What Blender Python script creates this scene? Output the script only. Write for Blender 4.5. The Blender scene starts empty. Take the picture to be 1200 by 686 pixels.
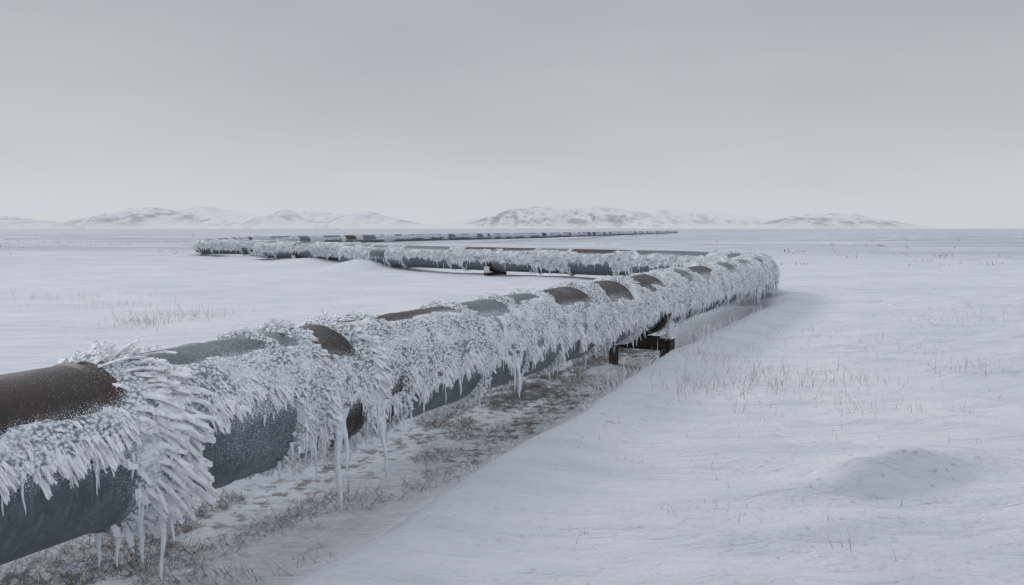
import bpy, math, numpy as np, mathutils
rng = np.random.default_rng(7)
scene = bpy.context.scene

# ------------------------------------------------------------------ noise
def _h(ix, iy):
    ix = ix.astype(np.int64).astype(np.uint64); iy = iy.astype(np.int64).astype(np.uint64)
    n = (ix*np.uint64(374761393) + iy*np.uint64(668265263)) & np.uint64(0xffffffff)
    n = ((n ^ (n >> np.uint64(13)))*np.uint64(1274126177)) & np.uint64(0xffffffff)
    n = n ^ (n >> np.uint64(16))
    return (n & np.uint64(0xffff)).astype(np.float64)/65535.0
def vn(x, y):
    x = np.asarray(x, float)+1000.0; y = np.asarray(y, float)+1000.0
    ix = np.floor(x); iy = np.floor(y); fx = x-ix; fy = y-iy
    fx = fx*fx*(3-2*fx); fy = fy*fy*(3-2*fy)
    a = _h(ix, iy); b = _h(ix+1, iy); c = _h(ix, iy+1); d = _h(ix+1, iy+1)
    return ((a*(1-fx)+b*fx)*(1-fy)+(c*(1-fx)+d*fx)*fy)*2-1
def fbm(x, y, o=4):
    s = 0; amp = 1; f = 1; t = 0
    for i in range(o):
        s = s+amp*vn(x*f+17.3*i, y*f-9.1*i); t += amp; amp *= .5; f *= 2.03
    return s/t
def ss(a, b, x):
    t = np.clip((x-a)/(b-a), 0, 1); return t*t*(3-2*t)

# ------------------------------------------------------------------ helpers
def mesh_np(name, V, loops, nper, mat=None, smooth=False, parent=None):
    me = bpy.data.meshes.new(name)
    V = np.ascontiguousarray(V, dtype=np.float32).reshape(-1, 3)
    loops = np.ascontiguousarray(loops, dtype=np.int32).ravel()
    nf = len(loops)//nper
    me.vertices.add(len(V)); me.vertices.foreach_set("co", V.ravel())
    me.loops.add(len(loops)); me.loops.foreach_set("vertex_index", loops)
    me.polygons.add(nf)
    me.polygons.foreach_set("loop_start", np.arange(nf, dtype=np.int32)*nper)
    me.polygons.foreach_set("use_smooth", np.full(nf, smooth, dtype=bool))
    me.update(calc_edges=True); me.validate()
    ob = bpy.data.objects.new(name, me); scene.collection.objects.link(ob)
    if mat: me.materials.append(mat)
    if parent: ob.parent = parent
    return ob
def empty(name):
    e = bpy.data.objects.new(name, None); scene.collection.objects.link(e); return e
def attr(ob, name, vals):
    a = ob.data.attributes.new(name, 'FLOAT', 'POINT'); a.data.foreach_set("value", np.asarray(vals, dtype=np.float32).ravel())
def newmat(name):
    m = bpy.data.materials.new(name); m.use_nodes = True
    nt = m.node_tree; return m, nt, nt.nodes["Principled BSDF"]
def N(nt, t, **k):
    n = nt.nodes.new(t)
    for a, b in k.items(): setattr(n, a, b)
    return n
def noise(nt, scale, detail=4, vec=None, rough=.55):
    n = N(nt, 'ShaderNodeTexNoise'); n.inputs['Scale'].default_value = scale
    n.inputs['Detail'].default_value = detail; n.inputs['Roughness'].default_value = rough
    if vec is not None: nt.links.new(vec, n.inputs['Vector'])
    return n.outputs['Fac']
def mapr(nt, val, a, b, c=0., d=1.):
    n = N(nt, 'ShaderNodeMapRange'); nt.links.new(val, n.inputs[0])
    for i, v in enumerate((a, b, c, d)): n.inputs[i+1].default_value = v
    return n.outputs[0]
def mixc(nt, fac, A, B):
    n = N(nt, 'ShaderNodeMix', data_type='RGBA')
    if isinstance(fac, float): n.inputs[0].default_value = fac
    else: nt.links.new(fac, n.inputs[0])
    for s, v in ((6, A), (7, B)):
        if isinstance(v, tuple): n.inputs[s].default_value = (*v, 1)
        else: nt.links.new(v, n.inputs[s])
    return n.outputs[2]
def math_(nt, op, a, b):
    n = N(nt, 'ShaderNodeMath', operation=op)
    for i, v in enumerate((a, b)):
        if isinstance(v, (int, float)): n.inputs[i].default_value = v
        else: nt.links.new(v, n.inputs[i])
    return n.outputs[0]
def objvec(nt, scale=(1, 1, 1), rot=(0, 0, 0)):
    tc = N(nt, 'ShaderNodeTexCoord'); mp = N(nt, 'ShaderNodeMapping')
    mp.inputs['Scale'].default_value = scale; mp.inputs['Rotation'].default_value = rot
    nt.links.new(tc.outputs['Object'], mp.inputs['Vector']); return mp.outputs[0]
def bump(nt, h, strength, dist, bsdf, prev=None):
    b = N(nt, 'ShaderNodeBump'); b.inputs['Strength'].default_value = strength; b.inputs['Distance'].default_value = dist
    nt.links.new(h, b.inputs['Height'])
    if prev: nt.links.new(prev, b.inputs['Normal'])
    nt.links.new(b.outputs[0], bsdf.inputs['Normal']); return b.outputs[0]

# ------------------------------------------------------------------ materials
def mat_snow():
    m, nt, b = newmat("snow_ground")
    v = objvec(nt)
    big = noise(nt, .35, 4, v)
    c = mixc(nt, mapr(nt, big, .35, .65), (.635, .665, .72), (.715, .742, .785))
    vs = objvec(nt, (.5, 2.2, 1), (0, 0, math.radians(-28)))
    st = noise(nt, 1.3, 5, vs, .6)
    c = mixc(nt, mapr(nt, st, .46, .72, 0, .65), c, (.53, .565, .625))
    patch = noise(nt, .16, 3, v)
    fl = noise(nt, 11, 3, v, .75)
    f = math_(nt, 'MULTIPLY', mapr(nt, fl, .60, .72), mapr(nt, patch, .46, .62, .04, .75))
    c = mixc(nt, f, c, (.29, .265, .26))
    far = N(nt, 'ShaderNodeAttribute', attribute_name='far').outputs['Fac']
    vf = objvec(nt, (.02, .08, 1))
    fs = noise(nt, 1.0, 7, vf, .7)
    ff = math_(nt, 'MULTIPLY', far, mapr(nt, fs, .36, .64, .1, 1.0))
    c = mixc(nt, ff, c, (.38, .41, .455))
    tr = N(nt, 'ShaderNodeAttribute', attribute_name='trench_shade').outputs['Fac']
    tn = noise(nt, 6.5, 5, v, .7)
    c = mixc(nt, math_(nt, 'MULTIPLY', tr, .6), c, (.41, .455, .51))  # bluish shade of the trench and under the pipe, painted into the snow
    dirt = N(nt, 'ShaderNodeAttribute', attribute_name='dirt').outputs['Fac']
    df = mapr(nt, math_(nt, 'ADD', tn, math_(nt, 'MULTIPLY', dirt, .22)), .59, .69)
    c = mixc(nt, math_(nt, 'MULTIPLY', math_(nt, 'MULTIPLY', df, mapr(nt, dirt, .1, .5)), .88), c, (.105, .097, .09))
    nt.links.new(c, b.inputs['Base Color']); b.inputs['Roughness'].default_value = .75
    b.inputs['Specular IOR Level'].default_value = .2
    p = bump(nt, st, 1., .13, b)
    bump(nt, noise(nt, 9, 8, v, .74), .75, .04, b, p)
    return m
def mat_frost(name="hoar_frost", tint=(.90, .92, .95)):
    m, nt, b = newmat(name)
    v = objvec(nt)
    c = mixc(nt, mapr(nt, noise(nt, 12, 4, v, .65), .36, .6), tuple(t*.80 for t in tint), tint)
    nt.links.new(c, b.inputs['Base Color']); b.inputs['Roughness'].default_value = .6
    b.inputs['Specular IOR Level'].default_value = .3
    return m
def mat_crust():
    m, nt, b = newmat("rime_crust")
    v = objvec(nt)
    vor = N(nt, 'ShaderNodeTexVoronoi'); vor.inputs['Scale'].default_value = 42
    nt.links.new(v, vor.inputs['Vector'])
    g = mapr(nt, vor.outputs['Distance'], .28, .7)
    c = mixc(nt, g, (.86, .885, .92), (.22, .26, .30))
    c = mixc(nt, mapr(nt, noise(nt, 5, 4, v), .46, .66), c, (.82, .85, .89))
    nt.links.new(c, b.inputs['Base Color']); b.inputs['Roughness'].default_value = .65
    b.inputs['Specular IOR Level'].default_value = .25
    inv = math_(nt, 'SUBTRACT', 1.0, vor.outputs['Distance'])
    bump(nt, inv, .8, .02, b)
    return m
def mat_pipe():
    m, nt, b = newmat("pipe_steel")
    br = N(nt, 'ShaderNodeAttribute', attribute_name='brown').outputs['Fac']
    dust = N(nt, 'ShaderNodeAttribute', attribute_name='dust').outputs['Fac']
    v = objvec(nt)
    n1 = noise(nt, 3.5, 6, v, .6)
    vs = objvec(nt, (7, 7, .6)); n2 = noise(nt, 3, 5, vs, .6)
    steel = mixc(nt, mapr(nt, n1, .3, .7), (.066, .090, .108), (.125, .156, .178))
    steel = mixc(nt, mapr(nt, n2, .50, .66, 0, .55), steel, (.20, .228, .25))
    vr = objvec(nt, (14, 14, 1.2)); n3 = noise(nt, 2, 4, vr, .6)
    steel = mixc(nt, mapr(nt, n3, .60, .70, 0, .7), steel, (.060, .040, .030))
    rust = mixc(nt, mapr(nt, n1, .35, .68), (.014, .010, .009), (.050, .030, .022))
    rust = mixc(nt, mapr(nt, noise(nt, 30, 4, v), .58, .7, 0, .5), rust, (.08, .052, .038))
    c = mixc(nt, br, steel, rust)
    sp = noise(nt, 130, 2, v, .6)
    spk = math_(nt, 'SUBTRACT', sp, math_(nt, 'MULTIPLY', dust, .24))
    c = mixc(nt, mapr(nt, spk, .31, .26), c, (.66, .70, .75))
    film = noise(nt, 5, 6, v, .75)
    c = mixc(nt, math_(nt, 'MULTIPLY', mapr(nt, film, .45, .75, 0, .5), dust), c, (.5, .55, .6))
    nt.links.new(c, b.inputs['Base Color'])
    nt.links.new(mapr(nt, n1, .3, .7, .38, .62), b.inputs['Roughness'])
    b.inputs['Metallic'].default_value = .15
    bump(nt, noise(nt, 25, 5, v, .6), .25, .01, b)
    return m
def mat_simple(name, a, c2, scale, rough=.7, bs=.3):
    m, nt, b = newmat(name); v = objvec(nt)
    c = mixc(nt, mapr(nt, noise(nt, scale, 4, v), .35, .65), a, c2)
    nt.links.new(c, b.inputs['Base Color']); b.inputs['Roughness'].default_value = rough
    if bs: bump(nt, noise(nt, scale*3, 4, v), bs, .01, b)
    return m
M_snow = mat_snow(); M_frost = mat_frost(); M_crust = mat_crust(); M_pipe = mat_pipe()
M_rust = mat_simple("rusty_beam", (.025, .018, .015), (.06, .038, .028), 14)
M_grass = mat_simple("dry_grass", (.17, .10, .085), (.30, .21, .185), 9, .8, 0)
M_litter = mat_simple("frozen_grass_litter", (.065, .056, .048), (.28, .26, .24), 6, .85, 0)
M_fgrass = mat_simple("frosted_grass", (.80, .83, .87), (.90, .92, .94), 20, .7, 0)
def mat_ice():
    m, nt, b = newmat("icicle_ice"); v = objvec(nt)
    c = mixc(nt, mapr(nt, noise(nt, 18, 4, v), .35, .65), (.72, .78, .83), (.88, .91, .94))
    nt.links.new(c, b.inputs['Base Color']); b.inputs['Roughness'].default_value = .3
    bump(nt, noise(nt, 30, 4, v), .5, .01, b); return m
M_ice = mat_ice()

# ------------------------------------------------------------------ pipeline path
R = .5; AX = 1.2
P0 = np.array([-2.77, 4.30]); D1 = np.array([.4683, .8836])
poly = [P0-D1*14, np.array([7.65, 23.96]), np.array([6.5, 28.0]), np.array([-8.4, 40.2]), np.array([-7.7, 44.6]),
        np.array([-15.8, 49.6]), np.array([-15.0, 53.9]), np.array([-22.6, 57.5]), np.array([-26.5, 78.]),
        np.array([-14., 112.]), np.array([6., 150.]), np.array([62., 300.])]
rad = [0, 3.0, 2.6, 1.1, 1.2, 1.1, 1.2, 2.0, 4, 12, 20, 0]
pts = [poly[0]]
for i in range(1, len(poly)-1):
    p, a, b = poly[i], poly[i-1], poly[i+1]
    d1 = (p-a)/np.linalg.norm(p-a); d2 = (b-p)/np.linalg.norm(b-p)
    ang = math.acos(np.clip(d1@d2, -1, 1)); T = rad[i]*math.tan(ang/2)
    s, e = p-d1*T, p+d2*T
    sg = np.sign(d1[0]*d2[1]-d1[1]*d2[0]); nrm = np.array([-d1[1], d1[0]])*sg
    c = s+nrm*rad[i]; a0 = math.atan2(*(s-c)[::-1])
    for k in range(25):
        aa = a0+sg*ang*k/24; pts.append(c+rad[i]*np.array([math.cos(aa), math.sin(aa)]))
pts.append(poly[-1]); pts = np.array(pts)
cum = np.concatenate([[0], np.cumsum(np.linalg.norm(np.diff(pts, axis=0), axis=1))])-14.0
UEND = cum[-1]
def path(u):
    return np.stack([np.interp(u, cum, pts[:, 0]), np.interp(u, cum, pts[:, 1])], -1)
def frame(u):
    t = path(u+.06)-path(u-.06); t /= np.linalg.norm(t, axis=-1, keepdims=True)
    t3 = np.stack([t[..., 0], t[..., 1], np.zeros_like(t[..., 0])], -1)
    n3 = np.stack([t[..., 1], -t[..., 0], np.zeros_like(t[..., 0])], -1)
    return t3, n3
def surf(u, th, r):
    c = path(u); t3, n3 = frame(u)
    nr = n3*np.sin(th)[..., None]; nr[..., 2] = np.cos(th)
    P = np.concatenate([c, np.full(c.shape[:-1]+(1,), AX)], -1)+nr*r[..., None]
    return P, t3, n3, nr

# segments: end_u, brown, a0(top limit of rime), a1(lower limit)
segs = [(.42, 1, 60, 84), (.80, 1, 52, 130), (1.72, 0, 38, 80), (2.02, 0, 40, 128), (2.50, 1, 58, 96), (3.05, 1, 8, 112),
        (4.45, 1, 24, 101), (5.4, 0, 40, 102), (6.35, 0, 36, 103), (7.6, 1, 52, 106), (8.0, 0, -10, 110), (9.15, 1, 52, 104),
        (9.5, 0, -10, 110), (10.9, 1, 48, 104), (11.9, 0, 14, 110), (12.9, 0, 42, 110), (14.6, 1, 48, 106), (15.3, 0, 12, 113),
        (16.6, 0, 48, 106), (17.3, 0, 5, 118), (18.5, 0, 46, 110), (19.3, 0, 0, 120), (20.3, 0, 48, 108), (21.0, 0, -20, 125), (22.0, 0, 42, 110), (23.0, 0, -30, 125), (24.0, 0, 38, 108), (25.0, 0, -30, 125)]
u = 25.0; k = 0
while u < UEND+2:
    k += 1; q = rng.random(); lf = 48 < u < 72
    if k % 2: L = rng.uniform(1.3, 4.0)*(.55 if lf else 1); segs.append((u+L, int(rng.random() < .36), *((100, 101) if q < .4 else (rng.uniform(40, 66), rng.uniform(84, 104)))))
    else: L = rng.uniform(.7, 2.4)*(1.5 if lf else 1); segs.append((u+L, 0, rng.uniform(-10, 40), rng.uniform(95, 128)))
    u += L
SE = np.array([s[0] for s in segs])
SB, S0, S1 = (np.array([s[i] for s in segs], float) for i in (1, 2, 3))
def segv(u):
    i = np.clip(np.searchsorted(SE, u), 0, len(SE)-1)
    return SB[i], S0[i], S1[i]
collars = [(-2.6, .12, .7), (.60, .14, 1.55), (1.74, .045, .45), (2.06, .06, .85), (2.60, .08, 1.05), (3.05, .05, .5)]
for s in SE:
    if 4 < s < 25.5: collars.append((s, .06, .52))
for s in SE:
    if s > 25.5: collars.append((s, .06, .45))
CU = np.array([c[0] for c in collars])
def collar(u):
    o = np.zeros_like(u)
    for c, w, s in collars:
        o = np.maximum(o, np.exp(-((u-c)/w)**2))
    return o
def edge_low(u, sg):
    _, _, a1 = segv(u)
    return a1+20*fbm(u*3.0+50, sg*5.5, 3)+8*vn(u*16, sg*9+.3)
def coverage(u, th):
    a = np.degrees(np.abs(th)); b, a0, a1 = segv(u)
    n1 = fbm(u*2.2, th*2.0+3, 4)
    k1 = np.where(u < 5, 16, 24)
    top = ss(-7, 7, a-a0+k1*n1)
    low = ss(-5, 5, edge_low(u, np.sign(th))-a)
    c = top*low*(a1-a0 > 5)
    c *= ss(-.55, -.28, fbm(u*3.7+9, th*3.1, 3))
    lc = ss(-.9, -.2, fbm(u*1.3, th*1.1+40, 3)-(np.clip(a-110, 0, 60)/60)*.6)
    return np.clip(np.maximum(c, collar(u)*lc), 0, 1)
def thick(u, th, cv):
    far = ss(10, 30, u)
    t = cv*(.020+.012*fbm(u*9, th*6, 4)+.012*vn(u*40, th*22)+.006*vn(u*85, th*45))+collar(u)*cv*.035
    return t*(1+.35*far)
def gridfaces(nu, nth):
    i = np.arange(nu-1)[:, None]; j = np.arange(nth)[None]; j2 = (j+1) % nth
    return np.stack([i*nth+j, i*nth+j2, (i+1)*nth+j2, (i+1)*nth+j], -1).reshape(-1, 4)

pipeline = empty("pipeline")
NT = 128
ul = np.concatenate([np.arange(-13.9, -2, .2), np.arange(-2, 9, .02), np.arange(9, 27, .045), np.arange(27, 80, .12), np.arange(80, UEND-.2, 1.2)])
th = np.linspace(-math.pi, math.pi, NT, endpoint=False)
U, TH = np.meshgrid(ul, th, indexing='ij')
B, A0, A1 = segv(U)
a = np.degrees(np.abs(TH))
weld = np.zeros_like(U)
for s in SE:
    weld = np.maximum(weld, ((np.abs(U-s) < .045)*1.0))
for s in (1.5, 3.6, 5.9, 12.4):
    weld = np.maximum(weld, (np.abs(U-s) < .02)*.5)
for s in (1.3,):
    weld = np.maximum(weld, (np.abs(U-s) < .03)*.9)
Pp, *_ = surf(U, TH, R+weld*.012)
pipe = mesh_np("pipe_shell", Pp, gridfaces(len(ul), NT), 4, M_pipe, True, pipeline)
brownm = B*(a < np.where(U < .80, 74, 178)+4*fbm(U*3, TH*3, 3))
brownm = np.where((U > 3.05), B*(a < 90+20*fbm(U*.8, TH*0, 2)), brownm)
attr(pipe, 'brown', brownm)
cv = coverage(U, TH)
dust = np.clip(.14+.5*fbm(U*1.4, TH*1.6, 3)+.6*collar(U)+.55*ss(16, 0, np.abs(a-(A0+A1)/2)-(A1-A0)/2)+.25*ss(25, 40, U)*ss(30, 0, a), 0, 1)
attr(pipe, 'dust', dust)
Pc, *_ = surf(U, TH, R-.012+thick(U, TH, cv)+.012*(cv > .2))
F = gridfaces(len(ul), NT); cf = cv.ravel()[F].max(1) > .12
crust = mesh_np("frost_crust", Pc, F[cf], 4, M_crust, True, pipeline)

def feathers(name, base, dirv, up, L, r, bend, mat, parent, nr=5, prof=(.55, 1., .85, .5), flat=.5, tmax=.86):
    n = len(L); K = len(prof)
    dirv = dirv/np.linalg.norm(dirv, axis=1, keepdims=True)
    s1 = np.cross(dirv, up); s1 /= np.linalg.norm(s1, axis=1, keepdims=True)+1e-9
    s2 = np.cross(s1, dirv)
    V = np.zeros((n, K*nr+1, 3))
    ts = np.linspace(0, tmax, K)
    ang = np.arange(nr)/nr*2*math.pi
    for k in range(K):
        c = base+dirv*(L*ts[k])[:, None]+bend*(L*ts[k]**2)[:, None]
        jr = r*prof[k]
        for j in range(nr):
            q = jr*rng.uniform(.55, 1.4, n)
            V[:, k*nr+j] = c+s1*(q*math.cos(ang[j]))[:, None]+s2*(q*flat*math.sin(ang[j]))[:, None]
    V[:, -1] = base+dirv*L[:, None]+bend*L[:, None]
    f = []
    for k in range(K-1):
        for j in range(nr):
            j2 = (j+1) % nr
            f += [[k*nr+j, k*nr+j2, (k+1)*nr+j2], [k*nr+j, (k+1)*nr+j2, (k+1)*nr+j]]
    for j in range(nr): f.append([(K-1)*nr+j, (K-1)*nr+(j+1) % nr, K*nr])
    f = np.array(f)
    Fa = (f[None]+(np.arange(n)*(K*nr+1))[:, None, None])
    return mesh_np(name, V, Fa, 3, mat, False, parent)
def feather_frame(u, th, wn, wt, wa, jit, droop):
    cvv = coverage(u, th); rr = R+thick(u, th, cvv)*.6
    P, t3, n3, nr = surf(u, th, rr)
    tt = n3*np.cos(th)[:, None]; tt[:, 2] = -np.sin(th); tt *= np.sign(th)[:, None]
    n = len(u)
    d = nr*np.asarray(wn).reshape(-1, 1)+tt*np.asarray(wt).reshape(-1, 1)+t3*np.asarray(wa).reshape(-1, 1)+rng.normal(0, jit, (n, 3))
    d /= np.linalg.norm(d, axis=1, keepdims=True)
    bend = np.zeros((n, 3)); bend[:, 2] = -droop; bend += rng.normal(0, .08, (n, 3))
    return P, d, nr, bend
def feather_set(name, u, th, L, r, wn, wt, wa, jit=.25, droop=.2, **k):
    P, d, nr, bend = feather_frame(u, th, wn, wt, wa, jit, droop)
    return feathers(name, P, d, nr, L, r, bend, M_frost, pipeline, **k)
def knobs_along(name, P, d, bend, L, r, rep, tlo=.15):
    n = len(L)*rep
    t = rng.uniform(tlo, 1.0, n); P, d, bend = (np.repeat(q, rep, 0) for q in (P, d, bend)); L = np.repeat(L, rep); r = np.repeat(r, rep)
    out = rng.normal(0, 1, (n, 3)); out -= d*(out*d).sum(1, keepdims=True); out /= np.linalg.norm(out, axis=1, keepdims=True)
    c = P+d*(L*t)[:, None]+bend*(L*t*t)[:, None]+out*(r*.35)[:, None]
    feathers(name, c, out*.8+d*.6, d+.01, r*rng.uniform(.7, 1.7, n), r*rng.uniform(.30, .55, n), np.zeros((n, 3)), M_frost, pipeline, nr=4, prof=(1., .85), flat=.85, tmax=.55)
def sample(u0, u1, n):
    u = rng.uniform(u0, u1, n); th = rng.uniform(-math.pi, math.pi, n)
    keep = coverage(u, th) > rng.uniform(.25, .9, n); return u[keep], th[keep]
def side(name, u0, u1, n, sc, fr):
    u, th = sample(u0, u1, n)
    pk = fbm(u*4+3, th*4, 3) > rng.uniform(-.75, .25, len(u)); u, th = u[pk], th[pk]; m = len(u)
    cl = .6+.8*ss(-.4, .5, fbm(u*7, th*7, 2))
    L = rng.uniform(.012, .028, m)*sc*cl; r = rng.uniform(.0045, .0105, m)*sc
    feather_set(name+"_grains", u, th, L, r, .8, .65, .2, .28, .1, nr=4, prof=(1.05, .85), flat=.8, tmax=.65)
    u = rng.uniform(u0, u1, int(n*fr)); sgn = rng.choice([-1., 1.], len(u)); _, a0, a1 = segv(u)
    keep = a1-a0 > 10; u, sgn = u[keep], sgn[keep]
    ad = edge_low(u, sgn)-np.abs(rng.normal(0, 8, len(u)))-1
    th = np.radians(ad)*sgn; kk = coverage(u, th) > .2; u, th = u[kk], th[kk]; m = len(u)
    cl = .35+1.15*ss(-.5, .6, fbm(u*9, th*0+2, 2))
    L = rng.uniform(.030, .080, m)*sc**.7*cl; r = rng.uniform(.006, .0125, m)*sc**.8
    P, d, nr, bend = feather_frame(u, th, .28, .95, .20, .16, .25)
    feathers(name+"_fringe", P, d, nr, L, r, bend, M_frost, pipeline, nr=5, prof=(.85, 1., .75), tmax=.88, flat=.6)
    if u1 < 15: knobs_along(name+"_fringe_knobs", P, d, bend, L, r, 3, .3)
side("frost_near", -3, 5, 60000, 1.0, .11)
side("frost_mid", 5, 14, 44000, 1.2, .12)
side("frost_bend", 14, 27, 28000, 1.5, .18)
side("frost_far", 27, 85, 30000, 1.8, .25)
uu = []; tt = []; LL = []; rr = []; ww = []
for c, w, s in collars:
    if c > 85: continue
    dens = 430 if c < 4 else (260 if c < 26 else 90)
    n = int(dens*(w/.1)**.6)
    th = rng.uniform(-math.pi, math.pi, n)
    lc = fbm(np.full(n, c*1.3), th*1.4+40, 3)+.5*vn(np.full(n, c*3.), th*6)
    uu.append(c+rng.normal(0, w*.6, n)); tt.append(th)
    LL.append(rng.uniform(.045, .145, n)*s*np.clip(1+.7*lc, .4, 1.6)); rr.append(rng.uniform(.009, .018, n)*(.6+.45*s)*(1 if c < 28 else 1.5))
    ww.append(np.full(n, .25+.5*(s > 1)))
uu, tt, LL, rr, ww = map(np.concatenate, (uu, tt, LL, rr, ww))
P, d, nr_, bend = feather_frame(uu, tt, .55, .55, ww, .20, .22)
feathers("frost_collars", P, d, nr_, LL, rr, bend, M_frost, pipeline, prof=(.8, .95, 1., .95, .8), nr=6, flat=.42, tmax=.95)
nk = uu < 15
knobs_along("frost_collar_knobs", P[nk], d[nk], bend[nk], LL[nk], rr[nk], 9)

# ------------------------------------------------------------------ icicles
def icicles(name, P, L, r, mat, parent, K=9, nr=8):
    n = len(L); V = np.zeros((n, K*nr+1, 3)); ang = np.arange(nr)/nr*2*math.pi
    lean = rng.normal(0, .045, (n, 2)); ph = rng.uniform(0, 6, n)
    for k in range(K):
        t = k/K; rad_ = r*((1-t)**.75*.9+.12)*rng.uniform(.8, 1.2, n)*(1+.35*(k == 0))
        wv = .02*L*np.sin(ph+t*7)
        cx = P[:, 0]+lean[:, 0]*L*t+wv; cy = P[:, 1]+lean[:, 1]*L*t; cz = P[:, 2]-L*t
        for j in range(nr):
            V[:, k*nr+j] = np.stack([cx+rad_*math.cos(ang[j]), cy+rad_*math.sin(ang[j]), cz], -1)
    V[:, -1] = np.stack([P[:, 0]+lean[:, 0]*L, P[:, 1]+lean[:, 1]*L, P[:, 2]-L], -1)
    f = []
    for k in range(K-1):
        for j in range(nr):
            j2 = (j+1) % nr
            f += [[k*nr+j, k*nr+j2, (k+1)*nr+j2], [k*nr+j, (k+1)*nr+j2, (k+1)*nr+j]]
    for j in range(nr): f.append([(K-1)*nr+j, (K-1)*nr+(j+1) % nr, K*nr])
    f = np.array(f)[None]+(np.arange(n)*(K*nr+1))[:, None, None]
    return mesh_np(name, V, f, 3, mat, True, parent)
iu, ith, iL, ir = [], [], [], []
def ic(u, thd, L, r): iu.append(u); ith.append(math.radians(thd)); iL.append(L); ir.append(r)
def ice_edge(u, L, r, sg):
    e = float(edge_low(np.array([u]), np.array([float(sg)]))[0])
    if e < 94 and rng.random() < .7: return
    ic(u, sg*np.clip(e-6, 85, 150), L, r)
ic(2.16, 96, .86, .038); ic(2.20, 102, .46, .026); ic(2.12, 100, .34, .02); ic(2.68, 100, .66, .034); ic(2.62, 104, .26, .018); ic(2.72, 104, .34, .018)
ic(5.07, 100, .48, .028); ic(5.13, 102, .40, .024); ic(5.0, 102, .30, .018); ic(.60, 150, .30, .024); ic(.50, 158, .26, .020)
ic(.66, 132, .52, .026); ic(.70, 124, .34, .02); ic(.42, 165, .22, .02); ic(3.3, 100, .26, .018); ic(3.9, 101, .20, .016); ic(6.3, 104, .3, .02)
for i in range(200): ice_edge(rng.uniform(-1, 10), rng.uniform(.05, .20)*(1+.8*(rng.random() < .18)), rng.uniform(.006, .014), 1)
for i in range(120): ice_edge(rng.uniform(10, 18), rng.uniform(.08, .30), rng.uniform(.01, .018), rng.choice([-1, 1]))
for i in range(260): ice_edge(rng.uniform(17, 26), rng.uniform(.12, .50), rng.uniform(.012, .024), rng.choice([-1, 1]))
for c in CU:
    if c > 85 or c < 1: continue
    for i in range(4): ic(c+rng.normal(0, .05 if c < 26 else .15), rng.uniform(110, 150)*(1 if c < 18 else -1), rng.uniform(.08, .25)*(1 if c < 18 else 1.5), rng.uniform(.01, .016)*(1 if c < 26 else 1.4))
for i in range(260): ice_edge(rng.uniform(26, 80), rng.uniform(.10, .40), rng.uniform(.012, .022), -1)
iu, ith, iL, ir = map(np.array, (iu, ith, iL, ir))
P, *_ = surf(iu, ith, np.full(len(iu), R+.015))
icicles("icicles", P, iL, ir, M_ice, pipeline)

# ------------------------------------------------------------------ ground
def axis_grid(lo, hi, f0, f1, d, g=1.09):
    mid = np.arange(f0, f1, d); up = [mid[-1]]; s = d
    while up[-1] < hi: s *= g; up.append(up[-1]+s)
    dn = [mid[0]]; s = d
    while dn[-1] > lo: s *= g; dn.append(dn[-1]-s)
    return np.concatenate([dn[:0:-1], mid, up[1:]])
cl = path(np.arange(14, UEND, 1.0))
def height(x, y):
    shp = x.shape; x = x.ravel(); y = y.ravel()
    rx, ry = x-P0[0], y-P0[1]
    t = rx*D1[0]+ry*D1[1]; s = rx*D1[1]-ry*D1[0]
    r0 = np.interp(t, [-5, 4, 10, 20], [.45, .42, .34, .35]); r1 = np.interp(t, [-5, 2, 6, 10, 20], [1.55, 1.42, 1.15, .85, .8])
    wob = .14*fbm(t*.8, t*0, 3)
    right = 1-ss(0, 1, (s+wob-r0)/(r1-r0)); left = 1-ss(1.2, 3.4, -s+.4*fbm(t*.5, s*.5, 2))
    tr = np.where(s > 0, right, left)
    dep = np.interp(t, [-8, 7, 11, 15, 24], [.47, .45, .30, .16, 0.])
    tr = tr*np.where(t > 24, 0, 1)
    z = .44-dep*tr
    z += .11*np.exp(-((s-r1-.10)/.50)**2)*ss(24, 14, t)*(t > -8)
    und = .18*fbm(x/9, y/9, 3)+.10*fbm(x/2.7+4, y/3.6, 3)
    d = np.hypot(x, y)
    z += und*(1-.8*tr)*ss(1, 5, np.abs(s)+np.maximum(t-18, 0))+.22*fbm(x/40, y/40, 3)*ss(45, 160, d)
    q = (x*.45+y*.9); p = (x*.9-y*.45)
    sa = 1-np.abs(fbm(p*.35, q*1.0+.6*vn(p*.4, q*.3), 4))*2.2
    z += .075*np.clip(sa, 0, 1)**2*(1-tr)*ss(0, 2.0, s-r1)
    rp = np.sin((q*1.0+.9*fbm(p*.5, q*.5, 3))*9.0)*ss(.0, .5, fbm(p*.45+7, q*.45, 2))
    z += .014*rp*(1-tr)*ss(.3, 1.5, s-r1)*ss(22, 10, d)
    for cx, cy, hx, hy, hh in ((3.1, 6.3, .9, .34, .26), (4.6, 5.6, 1.1, .40, .18), (2.1, 5.3, .8, .25, .08), (-6.2, 38.5, 2.4, 1.2, .55), (1.6, 4.4, 1.2, .5, .07), (-12, 46, 2.5, 1.2, .3)):
        gx = (x-cx)/hx; gy = (y-cy-.25*np.sin((x-cx)*1.5))/hy; gy = np.where(gy < 0, gy*2.1, gy)
        z += hh*np.exp(-(gx*gx+gy*gy))
    z += tr*.03*fbm(x*2.5, y*2.5, 4)
    near = np.full(len(x), 99.)
    msk = (y > 22) & (y < 70) & (np.abs(x) < 40)
    if msk.any():
        xs, ys = x[msk], y[msk]; dm = np.full(len(xs), 99.)
        for c in cl[:70]: dm = np.minimum(dm, np.hypot(xs-c[0], ys-c[1]))
        near[msk] = dm
    z += .15*np.exp(-(near/1.6)**2)
    return z.reshape(shp), tr.reshape(shp), t.reshape(shp), s.reshape(shp)
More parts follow.
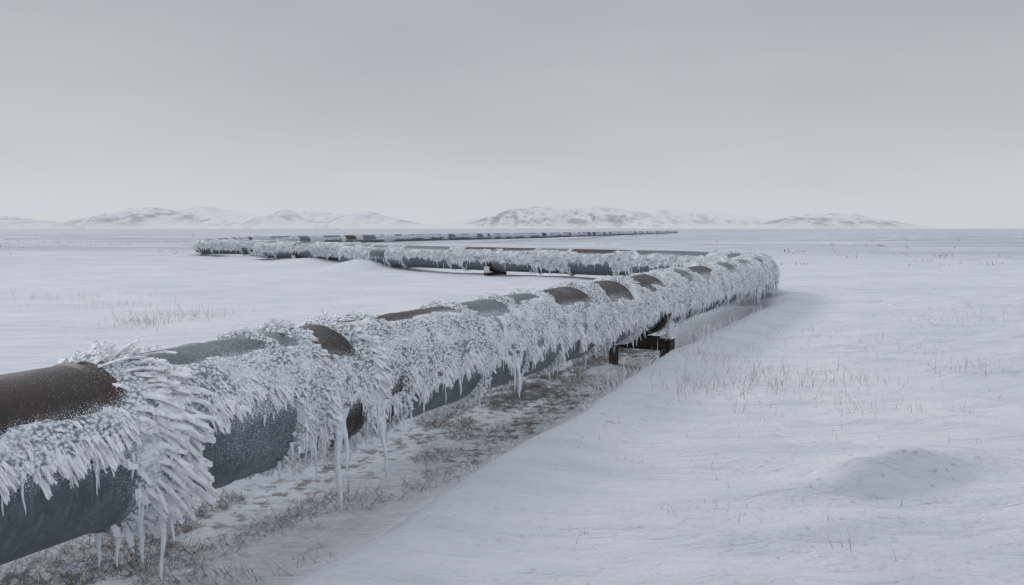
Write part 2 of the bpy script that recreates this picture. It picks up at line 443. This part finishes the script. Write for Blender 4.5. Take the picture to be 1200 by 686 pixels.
gx = axis_grid(-5500, 5500, -6, 10, .065, 1.07); gy = axis_grid(-300, 6500, 2.5, 22, .07, 1.06)
X, Y = np.meshgrid(gx, gy, indexing='ij')
Z, TR, TT, SS_ = height(X, Y)
nx, ny = len(gx), len(gy)
i = np.arange(nx-1)[:, None]; j = np.arange(ny-1)[None]
F = np.stack([i*ny+j, (i+1)*ny+j, (i+1)*ny+j+1, i*ny+j+1], -1).reshape(-1, 4)
ground = mesh_np("snow_ground", np.stack([X, Y, Z], -1), F, 4, M_snow, True)
attr(ground, 'trench_shade', TR**1.5*ss(.95, .2, SS_))  # mask for the painted trench shade, fading out towards the right bank
attr(ground, 'dirt', (np.exp(-((SS_+.95)/.6)**2)*ss(17, 11, TT)+.45*np.exp(-(SS_/.35)**2)*ss(20, 12, TT))*(TT > -4)*(.45+.75*ss(-.3, .4, fbm(TT*.6+3, SS_*.9, 3))))
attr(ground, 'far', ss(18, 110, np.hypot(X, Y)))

# ------------------------------------------------------------------ grass
def blades(name, x, y, L, lean, az, w, mat, sink=.01, curl=.6, parent=None):
    n = len(x); z = height(x, y)[0]-sink; K = 4
    V = np.zeros((n, K*2+1, 3)); d = np.stack([np.cos(az), np.sin(az)], -1)
    sd = np.stack([-np.sin(az), np.cos(az)], -1); ca = rng.uniform(-curl, curl*1.6, n)
    px, py, pz = x.copy(), y.copy(), z.copy(); an = lean.copy()
    tw = rng.uniform(0, math.pi, n)
    for k in range(K+1):
        ww = w*(1-.8*k/K)
        ox = sd[:, 0]*np.cos(tw)+d[:, 0]*np.sin(tw); oy = sd[:, 1]*np.cos(tw)+d[:, 1]*np.sin(tw)
        if k < K:
            V[:, 2*k] = np.stack([px-ox*ww, py-oy*ww, pz], -1); V[:, 2*k+1] = np.stack([px+ox*ww, py+oy*ww, pz], -1)
        else: V[:, 2*K] = np.stack([px, py, pz], -1)
        st = L/K; px = px+d[:, 0]*np.sin(an)*st; py = py+d[:, 1]*np.sin(an)*st; pz = pz+np.cos(an)*st; an = np.minimum(an+ca/K, 1.75)
    f = []
    for k in range(K-1): f += [[2*k, 2*k+1, 2*k+3], [2*k, 2*k+3, 2*k+2]]
    f.append([2*K-2, 2*K-1, 2*K])
    f = np.array(f)[None]+(np.arange(n)*(2*K+1))[:, None, None]
    return mesh_np(name, V, f, 3, mat, False, parent)
n = 42000
t = rng.uniform(-2, 14, n); s = rng.normal(-.95, .42, n); s = np.where(rng.random(n) < .12, rng.normal(.0, .3, n), s)
k = fbm(t*1.5, s*2.4+5, 3)+.25*fbm(t*.6+3, s*.9, 3) > .04; t, s = t[k], s[k]; m = len(t)
x = P0[0]+D1[0]*t+D1[1]*s; y = P0[1]+D1[1]*t-D1[0]*s
blades("grass_litter", x, y, rng.uniform(.06, .22, m), rng.uniform(.6, 1.5, m), rng.uniform(0, 6.28, m), rng.uniform(.0014, .0032, m), M_litter, 0, .9)
cl_list = [(3.3, 10.2, .5, 170, .24), (3.9, 11., .5, 150, .24), (4.6, 10.6, .4, 60, .18), (2.24, 9.9, .4, 150, .24), (6.4, 11.1, .4, 70, .30), (5.0, 8.6, .12, 12, .26),
           (2.15, 5.0, .08, 4, .22), (2.3, 4.9, .1, 2, .2), (1.14, 5.6, .2, 22, .09), (1.55, 5.75, .1, 14, .10), (3.9, 9.0, .4, 90, .16), (-8, 17.1, .4, 130, .42), (-7.3, 18.4, .5, 130, .38),
           (2.6, 8.0, .4, 30, .09), (4.2, 7.2, .4, 16, .09), (6.2, 13.5, .6, 80, .2), (9, 17, .8, 80, .22), (.9, 7.2, .3, 24, .08), (5.6, 15, .8, 80, .2), (7.6, 9.4, .3, 40, .24), (-10.5, 22, 1, 80, .25),
           (1.7, 6.8, .2, 20, .08), (12, 19, 1., 90, .22), (-13, 24, 1.2, 120, .3), (3.3, 13.5, .6, 90, .2), (2.9, 12.2, .4, 90, .24), (1.9, 5.9, .3, 18, .07), (2.7, 5.5, .3, 10, .07), (.4, 5.1, .2, 10, .07)]
X_, Y_, L_ = [], [], []
for cx, cy, sp, n, h in cl_list:
    X_.append(rng.normal(cx, sp, n)); Y_.append(rng.normal(cy, sp, n)); L_.append(rng.uniform(.4, 1.1, n)*h)
n = 13000
xx = rng.uniform(-32, 40, n); yy = 9+rng.random(n)**.8*60
kk = fbm(xx/3.2, yy/3.2, 3) > .44
xx, yy = xx[kk], yy[kk]
rx, ry = xx-P0[0], yy-P0[1]; s = rx*D1[1]-ry*D1[0]; kk = (np.abs(s) > 2)
X_.append(xx[kk]); Y_.append(yy[kk]); L_.append(rng.uniform(.04, .17, kk.sum()))
x, y, L = map(np.concatenate, (X_, Y_, L_)); m = len(x)
blades("dry_grass", x, y, L, np.abs(rng.normal(.45, .45, m)), rng.uniform(0, 6.28, m), rng.uniform(.0012, .0021, m)*(1+np.hypot(x, y)/40), M_grass, .01, 1.0)
fx, fy, fl = [], [], []
for tt_, s_, n, h in ((7.6, .62, 40, .46), (8.3, .60, 40, .42), (6.9, .7, 16, .30), (11.4, .8, 26, .42), (12.4, .8, 20, .35), (14, .85, 14, .3), (6.1, .8, 8, .2), (16.5, .9, 20, .3), (3.2, .8, 9, .16), (9.1, .66, 24, .34)):
    for i in range(n):
        a_ = tt_+rng.normal(0, .22); b_ = s_+rng.normal(0, .09)
        fx.append(P0[0]+D1[0]*a_+D1[1]*b_); fy.append(P0[1]+D1[1]*a_-D1[0]*b_); fl.append(h*rng.uniform(.5, 1.1))
fx, fy, fl = map(np.array, (fx, fy, fl)); m = len(fx)
blades("frosted_grass", fx, fy, fl, np.abs(rng.normal(.5, .35, m)), rng.uniform(0, 6.28, m), rng.uniform(.006, .013, m), M_fgrass, .02, .7)
n = 6000
x = rng.uniform(-160, 200, n); y = rng.uniform(42, 260, n); k = fbm(x/14, y/14, 3) > .18; x, y = x[k], y[k]
x = np.repeat(x, 5)+rng.normal(0, .25, len(x)*5); y = np.repeat(y, 5)+rng.normal(0, .25, len(y)*5); m = len(x)
blades("tundra_stubble", x, y, rng.uniform(.08, .3, m), np.abs(rng.normal(.4, .4, m)), rng.uniform(0, 6.28, m), rng.uniform(.01, .03, m), M_grass)
n = 90
t = rng.uniform(-1, 12, n); s = rng.uniform(-1.6, .8, n); x = P0[0]+D1[0]*t+D1[1]*s; y = P0[1]+D1[1]*t-D1[0]*s
b = np.stack([x, y, height(x, y)[0]-.005], -1)
r = rng.uniform(.008, .035, n)*rng.random(n)**.5
feathers("snow_clods", b, np.tile([0., 0., 1.], (n, 1))+rng.normal(0, .3, (n, 3)), np.tile([1., 0., 0.], (n, 1)), r*1.3, r, np.zeros((n, 3)), M_frost, None, nr=7, prof=(.9, 1., .95, .6), flat=.8)

# ------------------------------------------------------------------ supports
def box(name, c, size, rotz, mat, parent, bev=.008):
    hx, hy, hz = (v/2 for v in size)
    V = np.array([[sx*hx, sy*hy, sz*hz] for sx in (-1, 1) for sy in (-1, 1) for sz in (-1, 1)])
    f = np.array([[0, 1, 3, 2], [4, 6, 7, 5], [0, 4, 5, 1], [2, 3, 7, 6], [0, 2, 6, 4], [1, 5, 7, 3]])
    ob = mesh_np(name, V, f, 4, mat, False, parent)
    ob.location = c; ob.rotation_euler = (0, 0, rotz)
    if bev:
        md = ob.modifiers.new('b', 'BEVEL'); md.width = bev; md.segments = 2
    return ob
def support(u):
    e = empty("pipe_support")
    c = path(np.array([u]))[0]; t3, n3 = frame(np.array([u])); t3 = t3[0]; n3 = n3[0]
    rz = math.atan2(n3[1], n3[0])
    def at(s, t, z): return (c[0]+n3[0]*s+t3[0]*t, c[1]+n3[1]*s+t3[1]*t, z)
    box("crossbeam_top_flange", at(0, 0, .640), (1.16, .24, .024), rz, M_rust, e, .004)
    box("crossbeam_web", at(0, 0, .545), (1.15, .022, .165), rz, M_rust, e, .003)
    box("crossbeam_bottom_flange", at(0, 0, .450), (1.16, .24, .024), rz, M_rust, e, .004)
    for sg in (-1, 1):
        box("crossbeam_end_plate", at(sg*.590, 0, .545), (.018, .26, .23), rz, M_rust, e, .004)
        box("leg", at(.46 if sg > 0 else -.46, 0, .11), (.13, .15, .655), rz, M_rust, e)
        box("bracket_gusset", at(sg*.545, 0, .765), (.022, .20, .225), rz, M_rust, e, .004)
        box("bracket_rib", at(sg*.568, 0, .73), (.022, .02, .15), rz, M_rust, e, .003)
    na = 28; th = np.linspace(math.radians(105), math.radians(255), na); V = []
    for rr_ in (R+.018, R+.045):
        for w in (-.17, .17):
            V += [[c[0]+n3[0]*math.sin(q)*rr_+t3[0]*w, c[1]+n3[1]*math.sin(q)*rr_+t3[1]*w, AX+math.cos(q)*rr_] for q in th]
    f = []
    for k in range(na-1):
        A, Bq, C, D = k, na+k, 2*na+k, 3*na+k
        f += [[A, A+1, Bq+1, Bq], [C, D, D+1, C+1], [A, C, C+1, A+1], [Bq, Bq+1, D+1, D]]
    mesh_np("saddle", np.array(V), np.array(f), 4, M_rust, True, e)
    n = 2400; sg = rng.choice([-1, 1], n)
    s = sg*rng.uniform(.42, .60, n); t = rng.uniform(-.13, .13, n); zz = np.where(rng.random(n) < .40, .652, rng.uniform(.66, .88, n))
    s = np.where(zz > .655, sg*.555, s)
    b = np.stack([c[0]+n3[0]*s+t3[0]*t, c[1]+n3[1]*s+t3[1]*t, zz], -1)
    d = np.stack([n3[0]*sg, n3[1]*sg, np.zeros(n)], -1)*.6+np.array([0, 0, .6])+rng.normal(0, .35, (n, 3))
    feathers("support_frost", b, d, np.tile([0., 0., 1.], (n, 1))+.01, rng.uniform(.03, .075, n), rng.uniform(.012, .022, n), np.tile([0, 0, -.2], (n, 1)), M_frost, e)
    n = 8; sg = rng.choice([-1, 1], n); s = sg*rng.uniform(.40, .58, n); t = rng.uniform(-.12, .12, n)
    icicles("support_icicles", np.stack([c[0]+n3[0]*s+t3[0]*t, c[1]+n3[1]*s+t3[1]*t, np.full(n, .445)], -1), rng.uniform(.05, .17, n), rng.uniform(.006, .012, n), M_ice, e)
for us in (-8.5, 10.6, 25.2, 35.6, 46.6, 55.5, 66.):
    support(us)

# ------------------------------------------------------------------ distant hills
def hills():
    m = bpy.data.materials.new("hazy_snow_hills"); m.use_nodes = True; nt = m.node_tree; b = nt.nodes["Principled BSDF"]
    v = objvec(nt, (.016, .006, .03)); n1 = noise(nt, 1, 8, v, .72)
    v2 = objvec(nt, (.003, .003, .01)); n2 = noise(nt, 1, 4, v2)
    rk = N(nt, 'ShaderNodeAttribute', attribute_name='rock').outputs['Fac']
    f = math_(nt, 'MULTIPLY', mapr(nt, n1, .46, .60), mapr(nt, n2, .38, .6))
    f = math_(nt, 'MAXIMUM', math_(nt, 'MULTIPLY', f, .75), math_(nt, 'MULTIPLY', rk, mapr(nt, n1, .34, .54)))
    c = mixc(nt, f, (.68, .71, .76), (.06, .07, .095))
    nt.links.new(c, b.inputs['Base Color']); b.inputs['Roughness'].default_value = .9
    em = N(nt, 'ShaderNodeEmission'); em.inputs[0].default_value = (.585, .615, .66, 1); em.inputs[1].default_value = 1  # airlight painted on the hills as a glow in haze colour
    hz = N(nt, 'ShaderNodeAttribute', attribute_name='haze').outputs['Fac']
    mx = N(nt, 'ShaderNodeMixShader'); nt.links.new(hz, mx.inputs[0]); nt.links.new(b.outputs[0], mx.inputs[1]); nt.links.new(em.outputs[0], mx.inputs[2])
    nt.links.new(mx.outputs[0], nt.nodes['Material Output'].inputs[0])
    dx, dy = 12., 22.
    gx = np.arange(-3900, 3600, dx); gy = np.arange(3300, 5600, dy)
    X, Y = np.meshgrid(gx, gy, indexing='ij'); H = np.zeros(X.shape)
    def layer(yc, hw, prof, seed):
        s = yc/933; px = np.array([p[0] for p in prof]); ph = np.array([p[1] for p in prof])
        q = X/s+600
        q = q+10*fbm(Y/500+seed, Y*0, 2)
        h = sum(np.interp(q+o, px, ph) for o in (-9, -4, 0, 4, 9))/5
        crest = yc+110*fbm(X/420+seed, X*0, 3)
        d = np.abs(Y-crest)/hw
        spur = 1-np.abs(fbm(X/130+seed*3, Y/700, 4))*2
        prof_y = np.clip(1-d*(1.0-.45*spur), 0, 1)
        return h*s*prof_y*(1+.10*fbm(X/90, Y/140+seed, 4))
    H = layer(3950, 430, [(-200, 6), (-100, 14), (-20, 19), (30, 14), (75, 6), (105, 9), (150, 28), (185, 26), (225, 16), (270, 8), (305, 7), (328, 25), (350, 17), (368, 9), (395, 13), (428, 24), (452, 16), (500, 5), (550, 8), (590, 22), (625, 28), (660, 24), (705, 29), (740, 22), (785, 12), (830, 5), (880, 6), (925, 17), (960, 20), (1000, 17), (1040, 9), (1075, 2), (1100, 0)], 1.)
    H = np.maximum(H, layer(4900, 420, [(-200, 10), (0, 10), (90, 8), (180, 14), (245, 29), (290, 20), (330, 14), (380, 22), (410, 18), (460, 10), (520, 6), (560, 14), (610, 18), (680, 20), (770, 22), (830, 24), (870, 16), (930, 12), (1000, 8), (1060, 0)], 7.))
    Z = H+np.clip(H, 0, 30)/30*5*fbm(X/60, Y/90, 4)-5
    nx, ny = X.shape; i = np.arange(nx-1)[:, None]; j = np.arange(ny-1)[None]
    F = np.stack([i*ny+j, (i+1)*ny+j, (i+1)*ny+j+1, i*ny+j+1], -1).reshape(-1, 4)
    F = F[Z.ravel()[F].max(1) > -4]
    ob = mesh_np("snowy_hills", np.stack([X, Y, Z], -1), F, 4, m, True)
    g = np.gradient(Z, dx, axis=0)
    attr(ob, 'rock', np.clip(ss(.04, .32, g)*.9, 0, 1))
    attr(ob, 'haze', np.clip(.33+.42*ss(3900, 4900, Y)+.55*ss(38, 0, Z), 0, .97))  # painted haze, stronger with distance and towards the foot
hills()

# ------------------------------------------------------------------ world
w = bpy.data.worlds.new("World"); scene.world = w; w.use_nodes = True; nt = w.node_tree
bg = nt.nodes['Background']; out = nt.nodes['World Output']
tc = N(nt, 'ShaderNodeTexCoord'); sx = N(nt, 'ShaderNodeSeparateXYZ'); nt.links.new(tc.outputs['Generated'], sx.inputs[0])
mp = N(nt, 'ShaderNodeMapping'); mp.inputs['Scale'].default_value = (1.6, 1.6, 7); nt.links.new(tc.outputs['Generated'], mp.inputs[0])
cn = noise(nt, 1.0, 4, mp.outputs[0], .5)
zz = math_(nt, 'ADD', sx.outputs[2], mapr(nt, cn, .3, .7, -.05, .05))
cr = N(nt, 'ShaderNodeValToRGB'); nt.links.new(zz, cr.inputs[0]); e = cr.color_ramp; e.interpolation = 'B_SPLINE'
e.elements[0].position = 0; e.elements[0].color = (.59, .62, .665, 1)
e.elements[1].position = 1; e.elements[1].color = (.78, .82, .88, 1)
for p, c in ((.035, (.59, .62, .665)), (.10, (.535, .562, .605)), (.20, (.47, .495, .538)), (.32, (.37, .395, .435)), (.5, (.50, .535, .58)), (.75, (.72, .76, .82))):
    q = e.elements.new(p); q.color = (*c, 1)
nt.links.new(cr.outputs[0], bg.inputs[0]); bg.inputs[1].default_value = 1.0
sky = N(nt, 'ShaderNodeTexSky', sky_type='NISHITA'); sky.sun_disc = False
sky.sun_elevation = math.radians(34); sky.sun_rotation = math.radians(-50)
bg2 = N(nt, 'ShaderNodeBackground'); nt.links.new(sky.outputs[0], bg2.inputs[0]); bg2.inputs[1].default_value = .002
ad = N(nt, 'ShaderNodeAddShader'); nt.links.new(bg.outputs[0], ad.inputs[0]); nt.links.new(bg2.outputs[0], ad.inputs[1]); nt.links.new(ad.outputs[0], out.inputs[0])
sl = bpy.data.lights.new("sun", 'SUN'); sl.energy = 1.1; sl.angle = math.radians(14); sl.color = (1, .985, .96)
so = bpy.data.objects.new("sun", sl); scene.collection.objects.link(so)
EL, AZ = math.radians(34), math.radians(-50)
dv = mathutils.Vector((math.sin(AZ)*math.cos(EL), math.cos(AZ)*math.cos(EL), math.sin(EL)))
so.rotation_euler = dv.to_track_quat('Z', 'Y').to_euler()

# ------------------------------------------------------------------ camera
cd = bpy.data.cameras.new("camera"); cd.lens = 28; cd.sensor_width = 36; cd.clip_end = 20000; cd.clip_start = .05
co = bpy.data.objects.new("camera", cd); scene.collection.objects.link(co)
co.location = (0, 0, 2.5); co.rotation_euler = (math.radians(90-4.6), 0, 0); scene.camera = co
scene.view_settings.view_transform = 'Standard'; scene.view_settings.look = 'None'; scene.view_settings.exposure = 0
